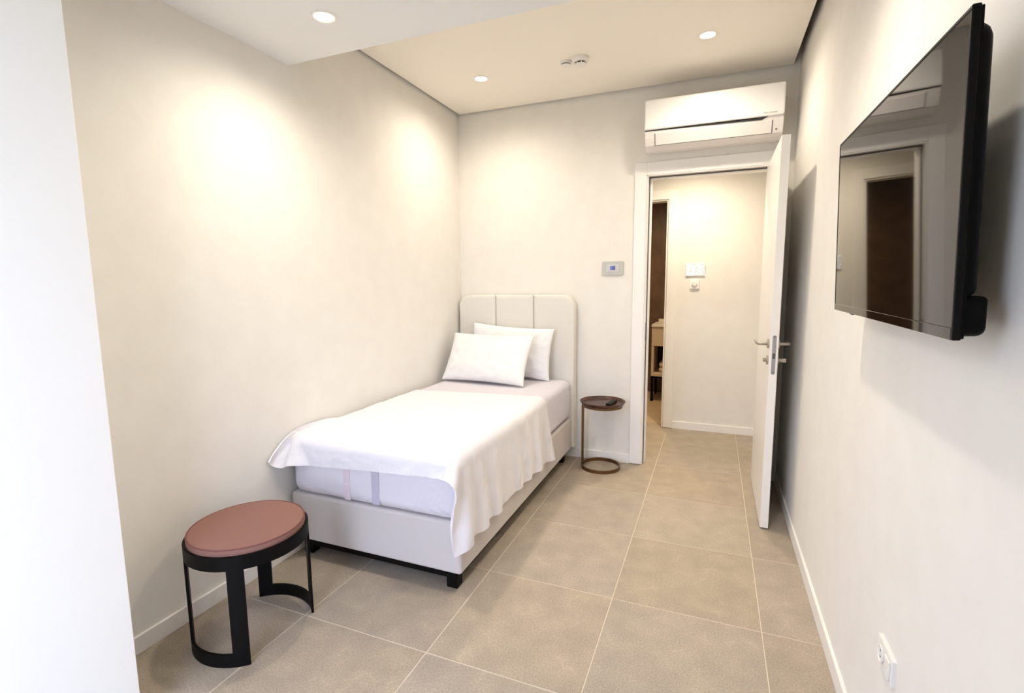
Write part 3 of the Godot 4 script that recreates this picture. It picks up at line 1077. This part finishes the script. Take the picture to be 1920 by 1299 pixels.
func build_air_conditioner() -> void:
	var t := thing("air_conditioner", "white wall-mounted air conditioner above the doorway", "air conditioner", Vector3(1.978, 2.33, 0.0))
	var w := 0.852
	# side profile (depth, height), pushed along x
	var along := Transform3D(Basis(Vector3(0, 0, 1), Vector3(0, 1, 0), Vector3(-1, 0, 0)), Vector3.ZERO)
	var prof := PackedVector2Array([Vector2(0.002, 0.02), Vector2(0.05, 0.006), Vector2(0.12, 0.004), Vector2(0.148, 0.014), Vector2(0.168, 0.032), Vector2(0.188, 0.078), Vector2(0.200, 0.118), Vector2(0.200, 0.300), Vector2(0.185, 0.312), Vector2(0.002, 0.312)])
	var b := MB.new()
	b.prism(prof, -w / 2 + 0.002, w / 2 - 0.002, along)
	obj("body", b, M.ac_grey, t)
	var fp := MB.new()
	fp.loft(-w / 2, w / 2, 0.128, 0.322, [0.012, 0.012, 0.004, 0.016], [[0.0, 0.0], [0.0, 0.010], [0.0015, 0.0135], [0.005, 0.016], [0.012, 0.017]], 6)
	obj("front_panel", fp, M.ac_white, t, Transform3D(Basis(), Vector3(0, 0, 0.2005)))
	# air slot under the panel, widening towards the right, and the flap below it
	var slot := PackedVector2Array([Vector2(-w / 2 + 0.002, 0.1275), Vector2(-w / 2 + 0.002, 0.1225), Vector2(0.30, 0.1105), Vector2(0.335, 0.1275)])
	var sl := MB.new()
	sl.prism(slot, 0.2, 0.2022)
	obj("air_slot", sl, M.dark, t)
	var fl := MB.new()
	fl.loft(-0.356, 0.360, 0.034, 0.110, [0.002, 0.002, 0.002, 0.002], [[0.0, 0.0], [0.0, 0.006], [0.002, 0.008]], 2)
	obj("flap", fl, M.ac_grey, t, Transform3D(Basis(Vector3.RIGHT, 0.36), Vector3(0, 0.002, 0.1545)))
	obj("flap_joint", bx(-0.3595, 0.034, 0, -0.3565, 0.110, 0.006), M.dark, t, Transform3D(Basis(Vector3.RIGHT, 0.36), Vector3(0, 0.002, 0.1545)))
	obj("flap_joint", bx(0.3605, 0.034, 0, 0.3635, 0.110, 0.006), M.dark, t, Transform3D(Basis(Vector3.RIGHT, 0.36), Vector3(0, 0.002, 0.1545)))
	obj("flap_joint", bx(-0.3595, 0.0315, 0, 0.3635, 0.0338, 0.0055), M.print_grey, t, Transform3D(Basis(Vector3.RIGHT, 0.36), Vector3(0, 0.002, 0.1545)))
	var led := MB.new()
	led.lathe([[Vector2(0.006, 0.0), Vector2(0.005, 0.0015), Vector2(0.0, 0.002)]], Vector3.ZERO, 16)
	obj("sensor", led, M.print_grey, t, Transform3D(Basis(Vector3.RIGHT, PI / 2 + 0.36), Vector3(0.386, 0.052, 0.1768)))
	var tx := TextMesh.new()
	var sf := SystemFont.new()
	sf.font_names = PackedStringArray(["Droid Sans"])
	tx.font = sf
	tx.text = "DUAL Inverter"
	tx.font_size = 16
	tx.pixel_size = 0.0008
	tx.depth = 0.0006
	obj("lettering", tx, M.print_grey, t, Transform3D(Basis(), Vector3(0.345, 0.146, 0.2178)))

func build_small_fittings() -> void:
	# smoke detector and its smaller neighbour
	var s := thing("smoke_detector", "white domed smoke detector on the raised ceiling", "smoke detector", Vector3(1.212, CH, 0.655))
	var m := MB.new()
	m.lathe([[Vector2(0.0, 0.0), Vector2(0.053, 0.0)], [Vector2(0.053, 0.0), Vector2(0.053, -0.014)], [Vector2(0.053, -0.014), Vector2(0.050, -0.016), Vector2(0.044, -0.028), Vector2(0.040, -0.030)], [Vector2(0.040, -0.030), Vector2(0.0, -0.030)]], Vector3.ZERO, 48)
	obj("base", m, M.plastic_white, s)
	m = MB.new()
	m.lathe([[Vector2(0.034, -0.030), Vector2(0.034, -0.040)]], Vector3.ZERO, 40)
	obj("vent_ring", m, M.smoke_slot, s)
	for k in 8:
		obj("rib", bx(-0.003, -0.0405, 0.030, 0.003, -0.0295, 0.0375, 0.0005), M.plastic_white, s, Transform3D(Basis(Vector3.UP, TAU * (k + 0.5) / 8), Vector3.ZERO))
	m = MB.new()
	m.lathe([[Vector2(0.039, -0.040), Vector2(0.038, -0.043), Vector2(0.030, -0.047), Vector2(0.0, -0.049)], [Vector2(0.0, -0.040), Vector2(0.039, -0.040)]], Vector3.ZERO, 40)
	obj("cap", m, M.plastic_white, s)
	s = thing("alarm_indicator", "small white round indicator beside the smoke detector", "indicator", Vector3(1.112, CH, 0.632))
	m = MB.new()
	m.lathe([[Vector2(0.036, 0.0), Vector2(0.036, -0.012)], [Vector2(0.036, -0.012), Vector2(0.030, -0.014)], [Vector2(0.030, -0.014), Vector2(0.0, -0.014)]], Vector3.ZERO, 36)
	obj("base", m, M.plastic_white, s)
	m = MB.new()
	m.lathe([[Vector2(0.027, -0.014), Vector2(0.027, -0.019)]], Vector3.ZERO, 32)
	obj("slot", m, M.smoke_slot, s)
	m = MB.new()
	m.lathe([[Vector2(0.029, -0.019), Vector2(0.026, -0.023), Vector2(0.0, -0.024)], [Vector2(0.0, -0.019), Vector2(0.029, -0.019)]], Vector3.ZERO, 32)
	obj("cap", m, M.plastic_white, s)
	# room thermostat beside the doorway
	var t := thing("thermostat", "silver thermostat with a small blue display beside the doorway", "thermostat", Vector3(1.3115, 1.532, 0.0))
	obj("plate", plate(0.162, 0.104, 0.010, 0.008), M.silver, t)
	obj("module", plate(0.094, 0.054, 0.0025, 0.002, 0.001), M.silver_light, t, Transform3D(Basis(), Vector3(0, 0.002, 0.0098)))
	obj("display", bx(-0.021, -0.014, 0.0122, -0.001, 0.018, 0.0130), M.lcd, t)
	obj("display", bx(-0.001, -0.014, 0.0122, 0.019, 0.018, 0.0130), M.lcd_dark, t)
	for x in [-0.036, 0.033]:
		for y in [-0.009, 0.013]:
			obj("button", bx(x - 0.006, y - 0.004, 0.0122, x + 0.006, y + 0.004, 0.0136, 0.0004), M.silver, t)
	# glass panel and dial in the passage
	var zc := -1.115
	t = thing("touch_panel", "shiny glass touch panel on the passage wall", "wall panel", Vector3(1.868, 1.535, zc))
	obj("housing", plate(0.166, 0.106, 0.008, 0.006), M.plastic_white, t)
	obj("glass_front", plate(0.172, 0.112, 0.006, 0.007, 0.001), M.panel_glass, t, Transform3D(Basis(), Vector3(0, 0, 0.008)))
	t = thing("wall_dial", "small cream square dial below the glass panel", "wall switch", Vector3(1.866, 1.400, zc))
	obj("plate", plate(0.084, 0.084, 0.016, 0.006, 0.003), M.plastic_white, t)
	m = MB.new()
	m.lathe([[Vector2(0.024, 0.0), Vector2(0.022, 0.012), Vector2(0.018, 0.014)], [Vector2(0.018, 0.014), Vector2(0, 0.014)]], Vector3.ZERO, 28)
	obj("knob", m, M.plastic_white, t, Transform3D(Basis(Vector3.RIGHT, PI / 2), Vector3(0, 0.005, 0.016)))
	# socket low on the right wall
	t = thing("wall_socket", "white plug socket low on the right wall below the television", "socket", Vector3(RW, 0.440, 2.412))
	t.rotation.y = -PI / 2
	obj("plate", plate(0.116, 0.076, 0.010, 0.005, 0.002), M.plastic_white, t)
	m = MB.new()
	m.lathe([[Vector2(0.023, 0.0), Vector2(0.023, 0.004)], [Vector2(0.023, 0.004), Vector2(0.019, 0.004)], [Vector2(0.019, 0.004), Vector2(0.019, 0.001)], [Vector2(0.019, 0.001), Vector2(0.0, 0.001)]], Vector3.ZERO, 32)
	obj("socket_cup", m, M.plastic_white, t, Transform3D(Basis(Vector3.RIGHT, PI / 2), Vector3(-0.022, 0, 0.0105)))
	for y in [-0.009, 0.009]:
		obj("pin_hole", bx(-0.025, y - 0.0025, 0.0110, -0.019, y + 0.0025, 0.0119), M.dark, t)
	obj("switch_rocker", plate(0.034, 0.05, 0.004, 0.002, 0.001), M.plastic_white, t, Transform3D(Basis(), Vector3(0.032, 0, 0.0105)))
